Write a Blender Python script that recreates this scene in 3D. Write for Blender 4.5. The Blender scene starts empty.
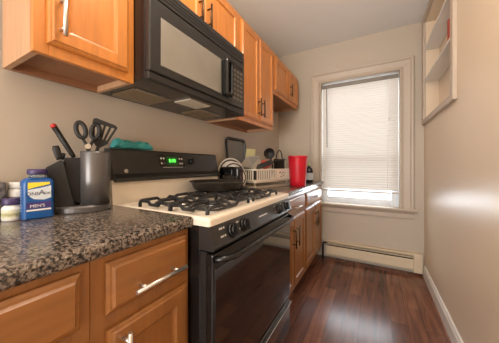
import bpy, bmesh, math, random
from mathutils import Vector, Matrix
random.seed(7)
S = bpy.context.scene
COL = S.collection

# ------------------------------------------------------------------ camera
cd = bpy.data.cameras.new('camera')
cam = bpy.data.objects.new('camera', cd); COL.objects.link(cam)
cam.location = (0, 0, 1.09)
cam.rotation_euler = (math.pi/2, 0, 0.50903)
cd.sensor_fit = 'HORIZONTAL'; cd.sensor_width = 36.0
cd.lens = 36.0*225.08/499.0
cd.shift_y = -(171.5-165.17)/499.0
cd.clip_start = 0.02; cd.clip_end = 60
S.camera = cam

# ------------------------------------------------------------------ sky, lamps, exposure
w = bpy.data.worlds.new('overcast_sky'); S.world = w; w.use_nodes = True
bg = w.node_tree.nodes['Background']
bg.inputs[0].default_value = (0.86, 0.93, 1.0, 1); bg.inputs[1].default_value = 1.35

def area(name, loc, rot, sx, sy, power, col):
    l = bpy.data.lights.new(name, 'AREA'); l.shape = 'RECTANGLE'; l.size = sx; l.size_y = sy
    l.energy = power; l.color = col
    o = bpy.data.objects.new(name, l); COL.objects.link(o); o.location = loc; o.rotation_euler = rot
    return o
area('window_daylight', (-0.15, 3.75, 1.75), (math.radians(-80), 0, 0), 1.9, 2.4, 180, (0.93, 0.97, 1.0))
pl = bpy.data.lights.new('ceiling_lamp_light', 'POINT'); pl.shadow_soft_size = 0.14; pl.energy = 20; pl.color = (1.0, 0.86, 0.70)
po = bpy.data.objects.new('ceiling_lamp_light', pl); COL.objects.link(po); po.location = (-0.38, 0.55, 2.28)
area('rear_fill_light', (-0.40, -2.1, 1.05), (math.radians(118), 0, math.radians(-4)), 1.3, 1.3, 48, (1.0, 0.95, 0.89))  # added fill lamp behind the camera, tilted up to brighten ceiling and niche
S.view_settings.view_transform = 'Standard'; S.view_settings.look = 'None'
S.view_settings.gamma = 1.0; S.view_settings.use_curve_mapping = False
S.view_settings.exposure = 0.5

# ------------------------------------------------------------------ materials
def lin(c):
    r = []
    for v in c:
        v /= 255.0
        r.append(v/12.92 if v <= .04045 else ((v+.055)/1.055)**2.4)
    return (r[0], r[1], r[2], 1)

def mat(name, c, rough=0.5, metal=0.0, var=0.06, scale=8.0, bump=0.0, bscale=60, spec=0.5, trans=0.0, emit=None, stretch=None, coat=0.0):
    m = bpy.data.materials.new(name); m.use_nodes = True
    nt = m.node_tree; N = nt.nodes; L = nt.links
    p = N['Principled BSDF']
    p.inputs['Roughness'].default_value = rough; p.inputs['Metallic'].default_value = metal
    p.inputs['Specular IOR Level'].default_value = spec
    p.inputs['Transmission Weight'].default_value = trans
    p.inputs['Coat Weight'].default_value = coat; p.inputs['Coat Roughness'].default_value = 0.1
    tc = N.new('ShaderNodeTexCoord'); mp = N.new('ShaderNodeMapping'); L.new(tc.outputs['Object'], mp.inputs[0])
    if stretch: mp.inputs['Scale'].default_value = stretch
    nz = N.new('ShaderNodeTexNoise'); nz.inputs['Scale'].default_value = scale; nz.inputs['Detail'].default_value = 5
    L.new(mp.outputs[0], nz.inputs['Vector'])
    cr = N.new('ShaderNodeValToRGB'); L.new(nz.outputs['Fac'], cr.inputs[0])
    a = lin(c)
    cr.color_ramp.elements[0].position = .3; cr.color_ramp.elements[1].position = .7
    cr.color_ramp.elements[0].color = (a[0]*(1-var), a[1]*(1-var), a[2]*(1-var), 1)
    cr.color_ramp.elements[1].color = (min(1, a[0]*(1+var)), min(1, a[1]*(1+var)), min(1, a[2]*(1+var)), 1)
    L.new(cr.outputs[0], p.inputs['Base Color'])
    if bump > 0:
        n2 = N.new('ShaderNodeTexNoise'); n2.inputs['Scale'].default_value = bscale; n2.inputs['Detail'].default_value = 4
        L.new(mp.outputs[0], n2.inputs['Vector'])
        b = N.new('ShaderNodeBump'); b.inputs['Strength'].default_value = bump; b.inputs['Distance'].default_value = .002
        L.new(n2.outputs['Fac'], b.inputs['Height']); L.new(b.outputs[0], p.inputs['Normal'])
    if emit:
        p.inputs['Emission Color'].default_value = lin(emit[0]); p.inputs['Emission Strength'].default_value = emit[1]
    return m

M = {}
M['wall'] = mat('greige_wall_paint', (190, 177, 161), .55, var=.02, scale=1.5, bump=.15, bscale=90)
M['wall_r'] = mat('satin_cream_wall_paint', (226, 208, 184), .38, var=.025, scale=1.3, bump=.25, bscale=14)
M['ceiling'] = mat('white_ceiling_paint', (240, 240, 240), .8, var=.015, scale=2)
M['trim'] = mat('cream_trim_paint', (188, 173, 156), .4, var=.02, scale=6)
M['white_trim'] = mat('white_gloss_trim', (232, 228, 222), .35, var=.02, scale=6)
M['wood'] = mat('honey_maple_vertical', (194, 122, 54), .36, var=.14, scale=5, stretch=(9, 9, .8), coat=.25)
M['wood_h'] = mat('honey_maple_horizontal', (190, 118, 51), .36, var=.14, scale=5, stretch=(9, .8, 9), coat=.25)
M['wood_b'] = mat('shaded_maple_vertical', (146, 95, 47), .36, var=.15, scale=5, stretch=(9, 9, .8), coat=.25)  # same maple as the wall cabinets, its colour darkened for shade lower down
M['wood_bh'] = mat('shaded_maple_horizontal', (146, 95, 47), .36, var=.15, scale=5, stretch=(9, .8, 9), coat=.25)  # shade on the base cabinets put into the maple colour
M['veneer'] = mat('pale_cabinet_side', (180, 138, 104), .5, var=.10, scale=5, stretch=(8, 8, .9))
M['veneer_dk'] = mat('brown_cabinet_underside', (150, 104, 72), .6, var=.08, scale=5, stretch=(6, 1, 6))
M['toe'] = mat('dark_toe_kick', (52, 34, 24), .6)
M['nickel'] = mat('brushed_nickel', (215, 210, 202), .38, 1.0, var=.04, scale=40)
M['bronze'] = mat('dark_bronze_metal', (92, 74, 56), .35, 1.0, var=.05, scale=30)
M['black'] = mat('black_enamel', (24, 23, 23), .22, var=.05)
M['black_sat'] = mat('black_satin_plastic', (34, 32, 31), .42, var=.06, bump=.1)
M['black_panel'] = mat('black_control_panel', (44, 42, 40), .3, var=.04)
M['glass_blk'] = mat('black_oven_glass', (12, 9, 8), .05, var=.02, spec=.9, coat=.6)
M['mw_black'] = mat('black_brushed_case', (40, 39, 38), .3, var=.12, scale=6, stretch=(3, .5, 14))
M['mw_glass'] = mat('reflection_haze_window', (132, 127, 118), .2, var=.10, scale=7, spec=.9, coat=.4)  # reflection haze painted into the grey of the microwave window
M['iron'] = mat('cast_iron', (30, 28, 27), .5, var=.1, bump=.3, bscale=150)
M['panmat'] = mat('worn_nonstick', (50, 44, 38), .42, .25, var=.12)
M['enamel'] = mat('cream_white_enamel', (232, 220, 202), .22, var=.02)
M['grey_pl'] = mat('gunmetal_grey_plastic', (92, 88, 86), .27, .35, var=.05)
M['rubber'] = mat('soft_black_rubber', (26, 24, 23), .55, var=.1)
M['red_tip'] = mat('red_plastic_cap', (190, 40, 38), .4)
M['steel'] = mat('stainless_steel', (190, 188, 184), .25, 1.0, var=.04)
M['teal'] = mat('teal_plastic_film', (58, 150, 152), .3, var=.3, scale=14, bump=.6, bscale=40)
M['blue'] = mat('cobalt_blue_label', (18, 80, 146), .3, var=.12, scale=25)
M['blue_dk'] = mat('deep_blue_label_side', (30, 84, 160), .35, var=.1)
M['purple'] = mat('dark_purple_cap', (58, 42, 88), .4, var=.08)
M['yellow'] = mat('yellow_label', (236, 214, 62), .4)
M['white'] = mat('white_plastic', (232, 230, 226), .4, var=.02)
M['cream_l'] = mat('pale_printed_label', (214, 214, 190), .5, var=.12, scale=60)
M['silver_l'] = mat('silver_swoosh_label', (214, 224, 232), .3, .2)
M['navy'] = mat('navy_print', (28, 34, 66), .4)
M['violet'] = mat('violet_label_band', (64, 48, 112), .4)
M['speckle'] = mat('speckled_print', (120, 118, 120), .45, var=.85, scale=75)
M['clearcap'] = mat('clear_bottle_neck', (190, 205, 215), .1, trans=.8)
M['redpl'] = mat('red_translucent_plastic', (202, 22, 42), .28, trans=.12, var=.06)
M['redbowl'] = mat('coral_red_plastic', (214, 92, 84), .4)
M['lime'] = mat('pale_lime_plastic', (224, 222, 166), .5, trans=.1)
M['frost'] = mat('frosted_grey_plastic', (196, 186, 172), .35, trans=.25)
M['rack'] = mat('off_white_rack_plastic', (226, 214, 196), .45)
M['trayctr'] = mat('grey_coated_tray', (120, 114, 106), .4, .3, var=.08)
M['traybdr'] = mat('dark_tray_rim', (58, 55, 52), .4, .2)
M['porcelain'] = mat('white_porcelain', (238, 233, 224), .18, var=.01)
M['bottle'] = mat('dark_navy_plastic', (24, 28, 44), .2)
M['lab'] = mat('pale_bottle_label', (190, 198, 206), .4, var=.2, scale=60)
M['greentop'] = mat('pale_green_cap', (178, 188, 130), .4)
M['heater'] = mat('cream_heater_enamel', (214, 196, 168), .4, var=.02)
M['slot'] = mat('dark_heater_fins', (44, 36, 30), .7)
M['vinyl'] = mat('white_vinyl_sash', (226, 232, 238), .3)
M['redbook'] = mat('brick_red_cloth', (172, 66, 54), .6)
M['paper'] = mat('cream_page_edges', (226, 214, 190), .7)
M['display'] = mat('green_digits', (90, 230, 90), .4, emit=((90, 230, 80), 1.6))
M['dispbg'] = mat('dark_green_display', (18, 48, 20), .2, emit=((20, 80, 24), .35))
M['print'] = mat('pale_grey_print', (196, 192, 186), .5)
M['lens'] = mat('frosted_lamp_lens', (206, 194, 176), .5)
M['mesh'] = mat('grease_filter_mesh', (140, 122, 96), .45, .5, var=.25, scale=120)

# translucent blind slats
def blind_mat():
    m = bpy.data.materials.new('translucent_blind_slats'); m.use_nodes = True
    nt = m.node_tree; N = nt.nodes; L = nt.links
    N.remove(N['Principled BSDF']); out = N['Material Output']
    d = N.new('ShaderNodeBsdfDiffuse'); d.inputs[0].default_value = (.74, .715, .68, 1)
    t = N.new('ShaderNodeBsdfTranslucent'); t.inputs[0].default_value = (.80, .74, .66, 1)
    nz = N.new('ShaderNodeTexNoise'); nz.inputs['Scale'].default_value = 3
    tc = N.new('ShaderNodeTexCoord'); L.new(tc.outputs['Object'], nz.inputs['Vector'])
    mr = N.new('ShaderNodeMapRange'); mr.inputs[3].default_value = .030; mr.inputs[4].default_value = .036
    L.new(nz.outputs['Fac'], mr.inputs[0])
    x = N.new('ShaderNodeMixShader'); L.new(mr.outputs[0], x.inputs[0]); L.new(d.outputs[0], x.inputs[1]); L.new(t.outputs[0], x.inputs[2])
    L.new(x.outputs[0], out.inputs[0]); return m
M['slat'] = blind_mat()

def glass_mat():
    m = bpy.data.materials.new('clear_window_glass'); m.use_nodes = True
    nt = m.node_tree; N = nt.nodes; L = nt.links
    N.remove(N['Principled BSDF']); out = N['Material Output']
    t = N.new('ShaderNodeBsdfTransparent'); t.inputs[0].default_value = (.96, .98, 1, 1)
    g = N.new('ShaderNodeBsdfGlossy'); g.inputs['Roughness'].default_value = .03
    x = N.new('ShaderNodeMixShader'); x.inputs[0].default_value = .06
    L.new(t.outputs[0], x.inputs[1]); L.new(g.outputs[0], x.inputs[2]); L.new(x.outputs[0], out.inputs[0]); return m
M['glass'] = glass_mat()

def floor_mat():
    m = bpy.data.materials.new('dark_cherry_plank_floor'); m.use_nodes = True
    nt = m.node_tree; N = nt.nodes; L = nt.links; p = N['Principled BSDF']
    tc = N.new('ShaderNodeTexCoord'); mp = N.new('ShaderNodeMapping'); mp.inputs['Rotation'].default_value = (0, 0, math.pi/2)
    L.new(tc.outputs['Object'], mp.inputs[0])
    br = N.new('ShaderNodeTexBrick'); L.new(mp.outputs[0], br.inputs['Vector'])
    br.inputs['Scale'].default_value = 1.0; br.inputs['Brick Width'].default_value = .62; br.inputs['Row Height'].default_value = .098
    br.inputs['Mortar Size'].default_value = .0012; br.inputs['Mortar Smooth'].default_value = .3
    br.offset = .37; br.offset_frequency = 2; br.squash = 1
    br.inputs['Color1'].default_value = lin((138, 90, 68)); br.inputs['Color2'].default_value = lin((98, 60, 46)); br.inputs['Mortar'].default_value = lin((40, 20, 15))
    m2 = N.new('ShaderNodeMapping'); m2.inputs['Scale'].default_value = (9, 1.0, 1); L.new(tc.outputs['Object'], m2.inputs[0])
    nz = N.new('ShaderNodeTexNoise'); nz.inputs['Scale'].default_value = 3.2; nz.inputs['Detail'].default_value = 7; nz.inputs['Distortion'].default_value = .8
    L.new(m2.outputs[0], nz.inputs['Vector'])
    cr = N.new('ShaderNodeValToRGB'); L.new(nz.outputs['Fac'], cr.inputs[0])
    cr.color_ramp.elements[0].position = .32; cr.color_ramp.elements[0].color = (.42, .38, .37, 1)
    cr.color_ramp.elements[1].position = .68; cr.color_ramp.elements[1].color = (1.15, 1.1, 1.05, 1)
    mx = N.new('ShaderNodeMix'); mx.data_type = 'RGBA'; mx.blend_type = 'MULTIPLY'; mx.inputs[0].default_value = .85
    L.new(br.outputs['Color'], mx.inputs[6]); L.new(cr.outputs[0], mx.inputs[7]); L.new(mx.outputs[2], p.inputs['Base Color'])
    p.inputs['Roughness'].default_value = .24; p.inputs['Specular IOR Level'].default_value = .55
    b = N.new('ShaderNodeBump'); b.inputs['Strength'].default_value = .08; b.inputs['Distance'].default_value = .002
    L.new(nz.outputs['Fac'], b.inputs['Height']); L.new(b.outputs[0], p.inputs['Normal'])
    return m
M['floor'] = floor_mat()

def granite_mat():
    m = bpy.data.materials.new('speckled_brown_granite'); m.use_nodes = True
    nt = m.node_tree; N = nt.nodes; L = nt.links; p = N['Principled BSDF']
    tc = N.new('ShaderNodeTexCoord')
    n1 = N.new('ShaderNodeTexNoise'); n1.inputs['Scale'].default_value = 115; n1.inputs['Detail'].default_value = 3; n1.inputs['Roughness'].default_value = .62
    L.new(tc.outputs['Object'], n1.inputs['Vector'])
    v = N.new('ShaderNodeTexVoronoi'); v.inputs['Scale'].default_value = 200; L.new(tc.outputs['Object'], v.inputs['Vector'])
    sp = N.new('ShaderNodeSeparateColor'); L.new(v.outputs['Color'], sp.inputs[0])
    ad = N.new('ShaderNodeMath'); ad.operation = 'MULTIPLY_ADD'; ad.inputs[1].default_value = .34; L.new(sp.outputs[0], ad.inputs[0]); 
    s2 = N.new('ShaderNodeMath'); s2.operation = 'MULTIPLY_ADD'; s2.inputs[1].default_value = 1.25; s2.inputs[2].default_value = -.30; L.new(n1.outputs['Fac'], s2.inputs[0])
    L.new(s2.outputs[0], ad.inputs[2])
    cr = N.new('ShaderNodeValToRGB'); L.new(ad.outputs[0], cr.inputs[0]); e = cr.color_ramp.elements
    cols = [(.0, (26, 23, 22)), (.36, (40, 36, 34)), (.43, (82, 74, 68)), (.52, (104, 92, 82)), (.62, (142, 128, 114)), (.72, (92, 86, 84)), (.86, (182, 170, 156))]
    e[0].position = cols[0][0]; e[0].color = lin(cols[0][1]); e[1].position = cols[-1][0]; e[1].color = lin(cols[-1][1])
    for q, c in cols[1:-1]:
        k = e.new(q); k.color = lin(c)
    L.new(cr.outputs[0], p.inputs['Base Color']); p.inputs['Roughness'].default_value = .2; p.inputs['Specular IOR Level'].default_value = .6
    return m
M['granite'] = granite_mat()

# ------------------------------------------------------------------ mesh helpers (all geometry in world metres)
class MB:
    def __init__(self): self.bm = bmesh.new()
    def _x(self, vs, X):
        if X is not None: bmesh.ops.transform(self.bm, matrix=X, verts=vs)
    def box(self, x0, x1, y0, y1, z0, z1, bev=0.0, seg=2, X=None):
        b = bmesh.new()
        vs = [b.verts.new((x, y, z)) for z in (z0, z1) for y in (y0, y1) for x in (x0, x1)]
        for f in ((0, 2, 3, 1), (4, 5, 7, 6), (0, 1, 5, 4), (2, 6, 7, 3), (0, 4, 6, 2), (1, 3, 7, 5)): b.faces.new([vs[i] for i in f])
        if bev > 0: bmesh.ops.bevel(b, geom=list(b.edges), offset=bev, segments=seg, profile=.5, affect='EDGES')
        self.merge(b, X); return self
    def merge(self, b, X=None):
        mp = {}
        for v in b.verts: mp[v] = self.bm.verts.new(X @ v.co if X is not None else v.co)
        for f in b.faces:
            try: nf = self.bm.faces.new([mp[v] for v in f.verts]); nf.smooth = f.smooth
            except ValueError: pass
        b.free()
    def rings(self, rings, cap0=True, cap1=True, smooth=False, closed=True, X=None):
        R = [[self.bm.verts.new(X @ Vector(p) if X is not None else p) for p in r] for r in rings]
        n = len(R[0])
        for a, b in zip(R, R[1:]):
            for i in range(n if closed else n-1):
                j = (i+1) % n
                try: f = self.bm.faces.new((a[i], a[j], b[j], b[i])); f.smooth = smooth
                except ValueError: pass
        if cap0: self.bm.faces.new(R[0][::-1])
        if cap1: self.bm.faces.new(R[-1])
        return self
    def lathe(self, prof, c=(0, 0, 0), n=28, X=None, sx=1.0, sy=1.0, cap0=True, cap1=True):
        rs = []
        for r, z in prof:
            rs.append([(c[0]+sx*max(r, 1e-5)*math.cos(2*math.pi*i/n), c[1]+sy*max(r, 1e-5)*math.sin(2*math.pi*i/n), c[2]+z) for i in range(n)])
        return self.rings(rs, cap0, cap1, True, X=X)
    def tube(self, pts, r, n=10, caps=True, X=None, flat=1.0):
        pts = [Vector(p) for p in pts]; rs = []
        up = Vector((0, 0, 1))
        t0 = (pts[1]-pts[0]).normalized()
        if abs(t0.dot(up)) > .95: up = Vector((1, 0, 0))
        a = t0.cross(up).normalized()
        for i, p in enumerate(pts):
            t = (pts[min(i+1, len(pts)-1)]-pts[max(i-1, 0)]).normalized()
            a = (a - t*a.dot(t)).normalized(); b = t.cross(a)
            rr = r[i] if isinstance(r, (list, tuple)) else r
            rs.append([tuple(p + a*rr*math.cos(2*math.pi*k/n) + b*rr*flat*math.sin(2*math.pi*k/n)) for k in range(n)])
        return self.rings(rs, caps, caps, True, X=X)
    def cyl(self, p0, p1, r, n=20, r1=None): return self.tube([p0, p1], [r, r if r1 is None else r1], n)
    def prism(self, poly, o, u, v, wv, th):
        o, u, v, wv = Vector(o), Vector(u), Vector(v), Vector(wv)
        return self.rings([[tuple(o+u*a+v*b-wv*th/2) for a, b in poly], [tuple(o+u*a+v*b+wv*th/2) for a, b in poly]])
    def panel(self, y0, y1, z0, z1, x, prof):
        return self.rings([[(x+d, y0+i, z0+i), (x+d, y1-i, z0+i), (x+d, y1-i, z1-i), (x+d, y0+i, z1-i)] for i, d in prof])

WL = {}
def obj(name, mb, m, parent=None, base=None, flat=False):
    bm = mb.bm
    bmesh.ops.recalc_face_normals(bm, faces=list(bm.faces))
    off = Vector((0, 0, 0))
    if parent is not None: off = WL[parent.name]
    elif base is not None: off = Vector(base)
    if off.length > 0: bmesh.ops.translate(bm, verts=list(bm.verts), vec=-off)
    me = bpy.data.meshes.new(name); bm.to_mesh(me); bm.free()
    me.materials.append(M[m])
    o = bpy.data.objects.new(name, me); COL.objects.link(o)
    if parent is not None: o.parent = parent
    else: o.location = off
    WL[o.name] = off.copy()
    return o
def tag(o, label, cat, group=None):
    o['label'] = label; o['category'] = cat
    if group: o['group'] = group
    return o
def thing(name, label, cat, loc, group=None):
    o = bpy.data.objects.new(name, None); COL.objects.link(o); o.location = loc; o.empty_display_size = .05
    WL[o.name] = Vector(loc); return tag(o, label, cat, group)
def struct(name, mb, m, parent=None, base=None):
    o = obj(name, mb, m, parent, base); o['kind'] = 'structure'; return o
def rrect(cx, cy, hx, hy, r, z, n=5):
    pts = []
    for sx, sy, a0 in ((1, 1, 0), (-1, 1, 90), (-1, -1, 180), (1, -1, 270)):
        for k in range(n):
            a = math.radians(a0+90*k/(n-1)); pts.append((cx+sx*(hx-r)+r*math.cos(a), cy+sy*(hy-r)+r*math.sin(a), z))
    return pts
def text(name, s, size, o, u, v, m, parent, depth=.0006):
    cu = bpy.data.curves.new('lettering', 'FONT'); cu.body = s; cu.size = size; cu.align_x = 'CENTER'; cu.align_y = 'CENTER'; cu.extrude = depth
    t = bpy.data.objects.new('lettering_source', cu); COL.objects.link(t)
    dg = bpy.context.evaluated_depsgraph_get(); me = bpy.data.meshes.new_from_object(t.evaluated_get(dg))
    bpy.data.objects.remove(t); bpy.data.curves.remove(cu)
    u = Vector(u).normalized(); v = Vector(v).normalized(); n = u.cross(v)
    X = Matrix(((u.x, v.x, n.x, o[0]), (u.y, v.y, n.y, o[1]), (u.z, v.z, n.z, o[2]), (0, 0, 0, 1)))
    me.transform(X); me.transform(Matrix.Translation(-WL[parent.name])); me.materials.clear(); me.materials.append(M[m])
    ob = bpy.data.objects.new(name, me); COL.objects.link(ob); ob.parent = parent; WL[ob.name] = WL[parent.name].copy(); return ob

# ------------------------------------------------------------------ the room
XL, XR, YB, YF, ZC = -1.12, .426, 2.81, -2.4, 2.527
struct('floor', MB().box(XL-.12, XR+.14, YF, YB+.14, -.1, 0), 'floor')
struct('ceiling', MB().box(XL-.12, XR+.14, YF, YB+.14, ZC, ZC+.1), 'ceiling')
struct('wall_left', MB().box(XL-.12, XL, YF, YB+.14, 0, ZC), 'wall')
WX0, WX1, WZ0, WZ1 = -.567, .22, .645, 2.075          # window opening
mb = MB()
mb.box(XL, WX0, YB, YB+.14, 0, ZC); mb.box(WX1, XR+.14, YB, YB+.14, 0, ZC)
mb.box(WX0, WX1, YB, YB+.14, 0, WZ0); mb.box(WX0, WX1, YB, YB+.14, WZ1, ZC)
struct('wall_back', mb, 'wall')
NY0, NY1, NZ0, NZ1 = 1.825, 2.715, 1.528, 2.46          # shelf niche in the right wall
mb = MB()
mb.box(XR, XR+.14, YF, NY0, 0, ZC); mb.box(XR, XR+.14, NY1, YB, 0, ZC)
mb.box(XR, XR+.14, NY0, NY1, 0, NZ0); mb.box(XR, XR+.14, NY0, NY1, NZ1, ZC)
mb.box(XR+.1, XR+.14, NY0, NY1, NZ0, NZ1)
struct('wall_right', mb, 'wall_r')
mb = MB()
mb.rings([[(XR, y, 0), (XR-.016, y, 0), (XR-.016, y, .085), (XR-.011, y, .095), (XR-.009, y, .105), (XR-.003, y, .112), (XR, y, .112)] for y in (YF, YB-.062)])
struct('baseboard_right', mb, 'white_trim')
# niche frame
fx0, fx1 = XR-.022, XR
mb = MB()
mb.box(fx0, fx1, NY0-.060, NY0, NZ0-.045, NZ1+.045, .003)
mb.box(fx0, fx1, NY1, NY1+.072, NZ0-.045, NZ1+.045, .003)
mb.box(fx0, fx1, NY0, NY1, NZ0-.045, NZ0, .003)
mb.box(fx0, fx1, NY0, NY1, NZ1, NZ1+.045, .003)
struct('trim_1', mb, 'trim')

# window: frame, sashes, glass, casing, stool
win = struct('window_1', MB().box(WX0, WX0+.022, YB+.046, YB+.13, WZ0, WZ1).box(WX1-.022, WX1, YB+.046, YB+.13, WZ0, WZ1)
             .box(WX0+.022, WX1-.022, YB+.046, YB+.13, WZ1-.02, WZ1).box(WX0+.022, WX1-.022, YB+.045, YB+.13, WZ0, WZ0+.02), 'vinyl', base=(-.17, YB+.06, WZ0))
def sash(y, z0, z1):
    x0, x1 = WX0+.022, WX1-.022
    s_ = obj('sash', MB().box(x0, x0+.045, y, y+.03, z0, z1, .004).box(x1-.045, x1, y, y+.03, z0, z1, .004)
             .box(x0+.045, x1-.045, y, y+.03, z0, z0+.052, .004).box(x0+.045, x1-.045, y, y+.03, z1-.04, z1, .004), 'vinyl', win)
    s_['kind'] = 'structure'
    g = obj('glass', MB().box(x0+.045, x1-.045, y+.012, y+.016, z0+.052, z1-.04), 'glass', s_); g['kind'] = 'structure'
sash(YB+.052, WZ0+.02, 1.20); sash(YB+.086, 1.16, WZ1-.02)
cas = MB()
def casing_bar(pts_a, pts_b): pass
prof = [(0, .012), (.006, .020), (.018, .020), (.024, .014), (.040, .012), (.055, .014), (.075, .017), (.092, .020), (.100, .030), (.118, .032), (.125, .026), (.125, 0)]
def mitre(i):
    # a profile ring offset outward from the opening edge
    out = []
    return out
def frame_ring(k):
    d, h = prof[k]
    return d, h
for a, b in zip([(0, 0)]+prof, prof):
    def loop(d, h): return [(WX0-d, YB-h, WZ0), (WX0-d, YB-h, WZ1+d), (WX1+d, YB-h, WZ1+d), (WX1+d, YB-h, WZ0)]
    cas.rings([loop(*a), loop(*b)], False, False, closed=False)
# ends at the stool
o = obj('casing', cas, 'trim', win); o['kind'] = 'structure'
mb = MB(); mb.rings([[(x, YB+.045, .618), (x, YB-.052, .618), (x, YB-.062, .625), (x, YB-.064, .634), (x, YB-.060, .645), (x, YB+.045, .647)] for x in (-.715, .368)])
o = obj('window_stool', mb, 'trim', win); o['kind'] = 'structure'
mb = MB(); mb.rings([[(x, YB, .540), (x, YB-.016, .540), (x, YB-.018, .55), (x, YB-.018, .590), (x, YB-.026, .600), (x, YB-.034, .6175), (x, YB, .6175)] for x in (-.69, .342)])
o = obj('apron', mb, 'trim', win); o['kind'] = 'structure'

# mini blind
bl = thing('window_blind', 'white horizontal mini blind lowered almost to the sill inside the window', 'blind', (-.17, YB+.022, 2.05))
bx0, bx1 = WX0+.004, WX1-.004
obj('headrail', MB().box(bx0, bx1, YB+.006, YB+.036, 2.012, 2.052, .003), 'trayctr', bl)
mb = MB(); z = 2.0; ns = 0
tilt = math.radians(80)
while z > .815:
    for t_ in (0,):
        hw = .0172
        p = []
        for k in (-1, -.4, .4, 1):
            a = k*hw; bow = (1-k*k)*.0045
            p.append((YB+.021+a*math.cos(tilt)-bow*math.sin(tilt), z-a*math.sin(tilt)*-1*1 + bow*math.cos(tilt)))
        mb.rings([[(x, yy, zz) for yy, zz in p] for x in (bx0+.004, bx1-.004)], False, False, closed=False)
    z -= .0265; ns += 1
obj('slats', mb, 'slat', bl)
obj('bottom_rail', MB().box(bx0+.003, bx1-.003, YB+.010, YB+.032, .786, .802, .003), 'trim', bl)
for x in (bx0+.10, bx1-.10):
    obj('ladder_cord', MB().cyl((x, YB+.0065, .80), (x, YB+.0065, 2.012), .0012, 6), 'white', bl)
obj('tilt_wand', MB().cyl((bx0+.055, YB-.004, 2.005), (bx0+.06, YB-.004, 1.30), .003, 8), 'bronze', bl)
mb = MB().cyl((bx1-.085, YB-.002, 1.60), (bx1-.085, YB-.002, 2.01), .0015, 6); mb.lathe([(.003, 0), (.008, .004), (.006, .028), (.002, .034)], (bx1-.085, YB-.002, 1.57), 10)
obj('lift_cord', mb, 'white', bl)

# baseboard heater
ht = thing('baseboard_heater', 'long cream baseboard heater on the floor below the window', 'heater', (-.08, YB-.03, 0))
hx0, hx1 = -.50, .335
mb = MB(); mb.rings([[(x, YB-.002, .205), (x, YB-.05, .205), (x, YB-.058, .197), (x, YB-.058, .192), (x, YB-.05, .197), (x, YB-.002, .197)] for x in (hx0, hx1)])
mb.box(hx0, hx1, YB-.008, YB-.002, .02, .197)
obj('back_plate', mb, 'heater', ht)
mb = MB(); mb.rings([[(x, YB-.056, .150), (x, YB-.061, .146), (x, YB-.061, .052), (x, YB-.056, .045), (x, YB-.052, .052), (x, YB-.052, .146)] for x in (hx0, hx1)])
obj('front_cover', mb, 'heater', ht)
mb = MB().box(hx0, hx1, YB-.05, YB-.009, .05, .145)
obj('fin_core', mb, 'slot', ht)
obj('damper', MB().box(hx0, hx1, YB-.056, YB-.03, .169, .174), 'heater', ht)
mb = MB().box(hx1-.002, .407, YB-.066, YB-.002, .022, .212, .005)
obj('end_cap', mb, 'heater', ht)
obj('supply_pipe', MB().tube([(-.545, YB-.035, .001), (-.545, YB-.035, .13), (-.54, YB-.035, .17), (-.495, YB-.035, .172)], .012, 10), 'slot', ht)

# niche shelves
sg = 'white shelves in the wall niche'
for zt, lab in ((1.905, 'lower white shelf in the right wall niche, carrying a red book'), (2.21, 'upper white shelf in the right wall niche, near the ceiling')):
    tag(obj('niche_shelf', MB().box(XR-.012, XR+.099, NY0+.001, NY1-.001, zt-.018, zt, .002), 'white', base=((XR+.04), 2.26, zt-.018)), lab, 'shelf', sg)
bk = thing('book', 'brick red book standing on the lower shelf of the niche', 'book', (XR+.04, 1.935, 1.905))
obj('cover', MB().box(XR-.002, XR+.085, 1.920, 1.923, 1.9055, 2.05).box(XR-.002, XR+.085, 1.955, 1.958, 1.9055, 2.05).box(XR-.005, XR-.002, 1.920, 1.958, 1.9055, 2.05), 'redbook', bk)
obj('pages', MB().box(XR-.001, XR+.082, 1.9235, 1.9545, 1.909, 2.045), 'paper', bk)

# ------------------------------------------------------------------ cabinets
def bar_handle(p0, p1, out, parent, m='nickel', r=.0058, inset=.18):
    p0, p1, out = Vector(p0), Vector(p1), Vector(out)
    mb = MB().cyl(p0+out, p1+out, r, 14)
    for t_ in (inset, 1-inset):
        q = p0.lerp(p1, t_); mb.cyl(q, q+out, r*.8, 10)
    return obj('handle', mb, m, parent)
def door_prof(st): return [(0, 0), (0, .009), (.005, .013), (.009, .014), (.012, .019), (st, .019), (st+.005, .012), (st+.012, .010), (st+.014, .0105)]
DRAWER = [(0, 0), (0, .008), (.006, .013), (.011, .014), (.016, .020), (.018, .020)]
def upper(label, y0, y1, z0, z1, doors, xf=-.836, XL=XL):
    t = thing('wall_cabinet', label, 'cabinet', ((XL+xf)/2, (y0+y1)/2, z0), 'upper wall cabinets')
    mb = MB().box(XL+.002, xf-.02, y0, y0+.016, z0, z1).box(XL+.002, xf-.02, y1-.016, y1, z0, z1)
    mb.box(XL+.002, xf-.02, y0+.016, y1-.016, z1-.016, z1).box(XL+.002, XL+.01, y0+.016, y1-.016, z0+.02, z1-.016)
    obj('side_panels', mb, 'veneer', t)
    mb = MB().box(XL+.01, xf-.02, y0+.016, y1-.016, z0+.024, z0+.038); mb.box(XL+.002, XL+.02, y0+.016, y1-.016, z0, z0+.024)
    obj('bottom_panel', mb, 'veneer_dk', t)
    mb = MB().box(xf-.02, xf, y0, y0+.035, z0, z1, .0015).box(xf-.02, xf, y1-.035, y1, z0, z1, .0015)
    mb.box(xf-.02, xf, y0+.035, y1-.035, z0, z0+.035, .0015).box(xf-.02, xf, y0+.035, y1-.035, z1-.035, z1, .0015)
    obj('face_frame', mb, 'wood', t)
    for a, b, za, zb, hy, hz0, hz1, hm in doors:
        d = obj('door', MB().panel(a, b, za, zb, xf, door_prof(.046)), 'wood', t)
        if hy is not None: bar_handle((xf+.018, hy, hz0), (xf+.018, hy, hz1), (.03, 0, 0), d, hm)
    return t
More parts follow.
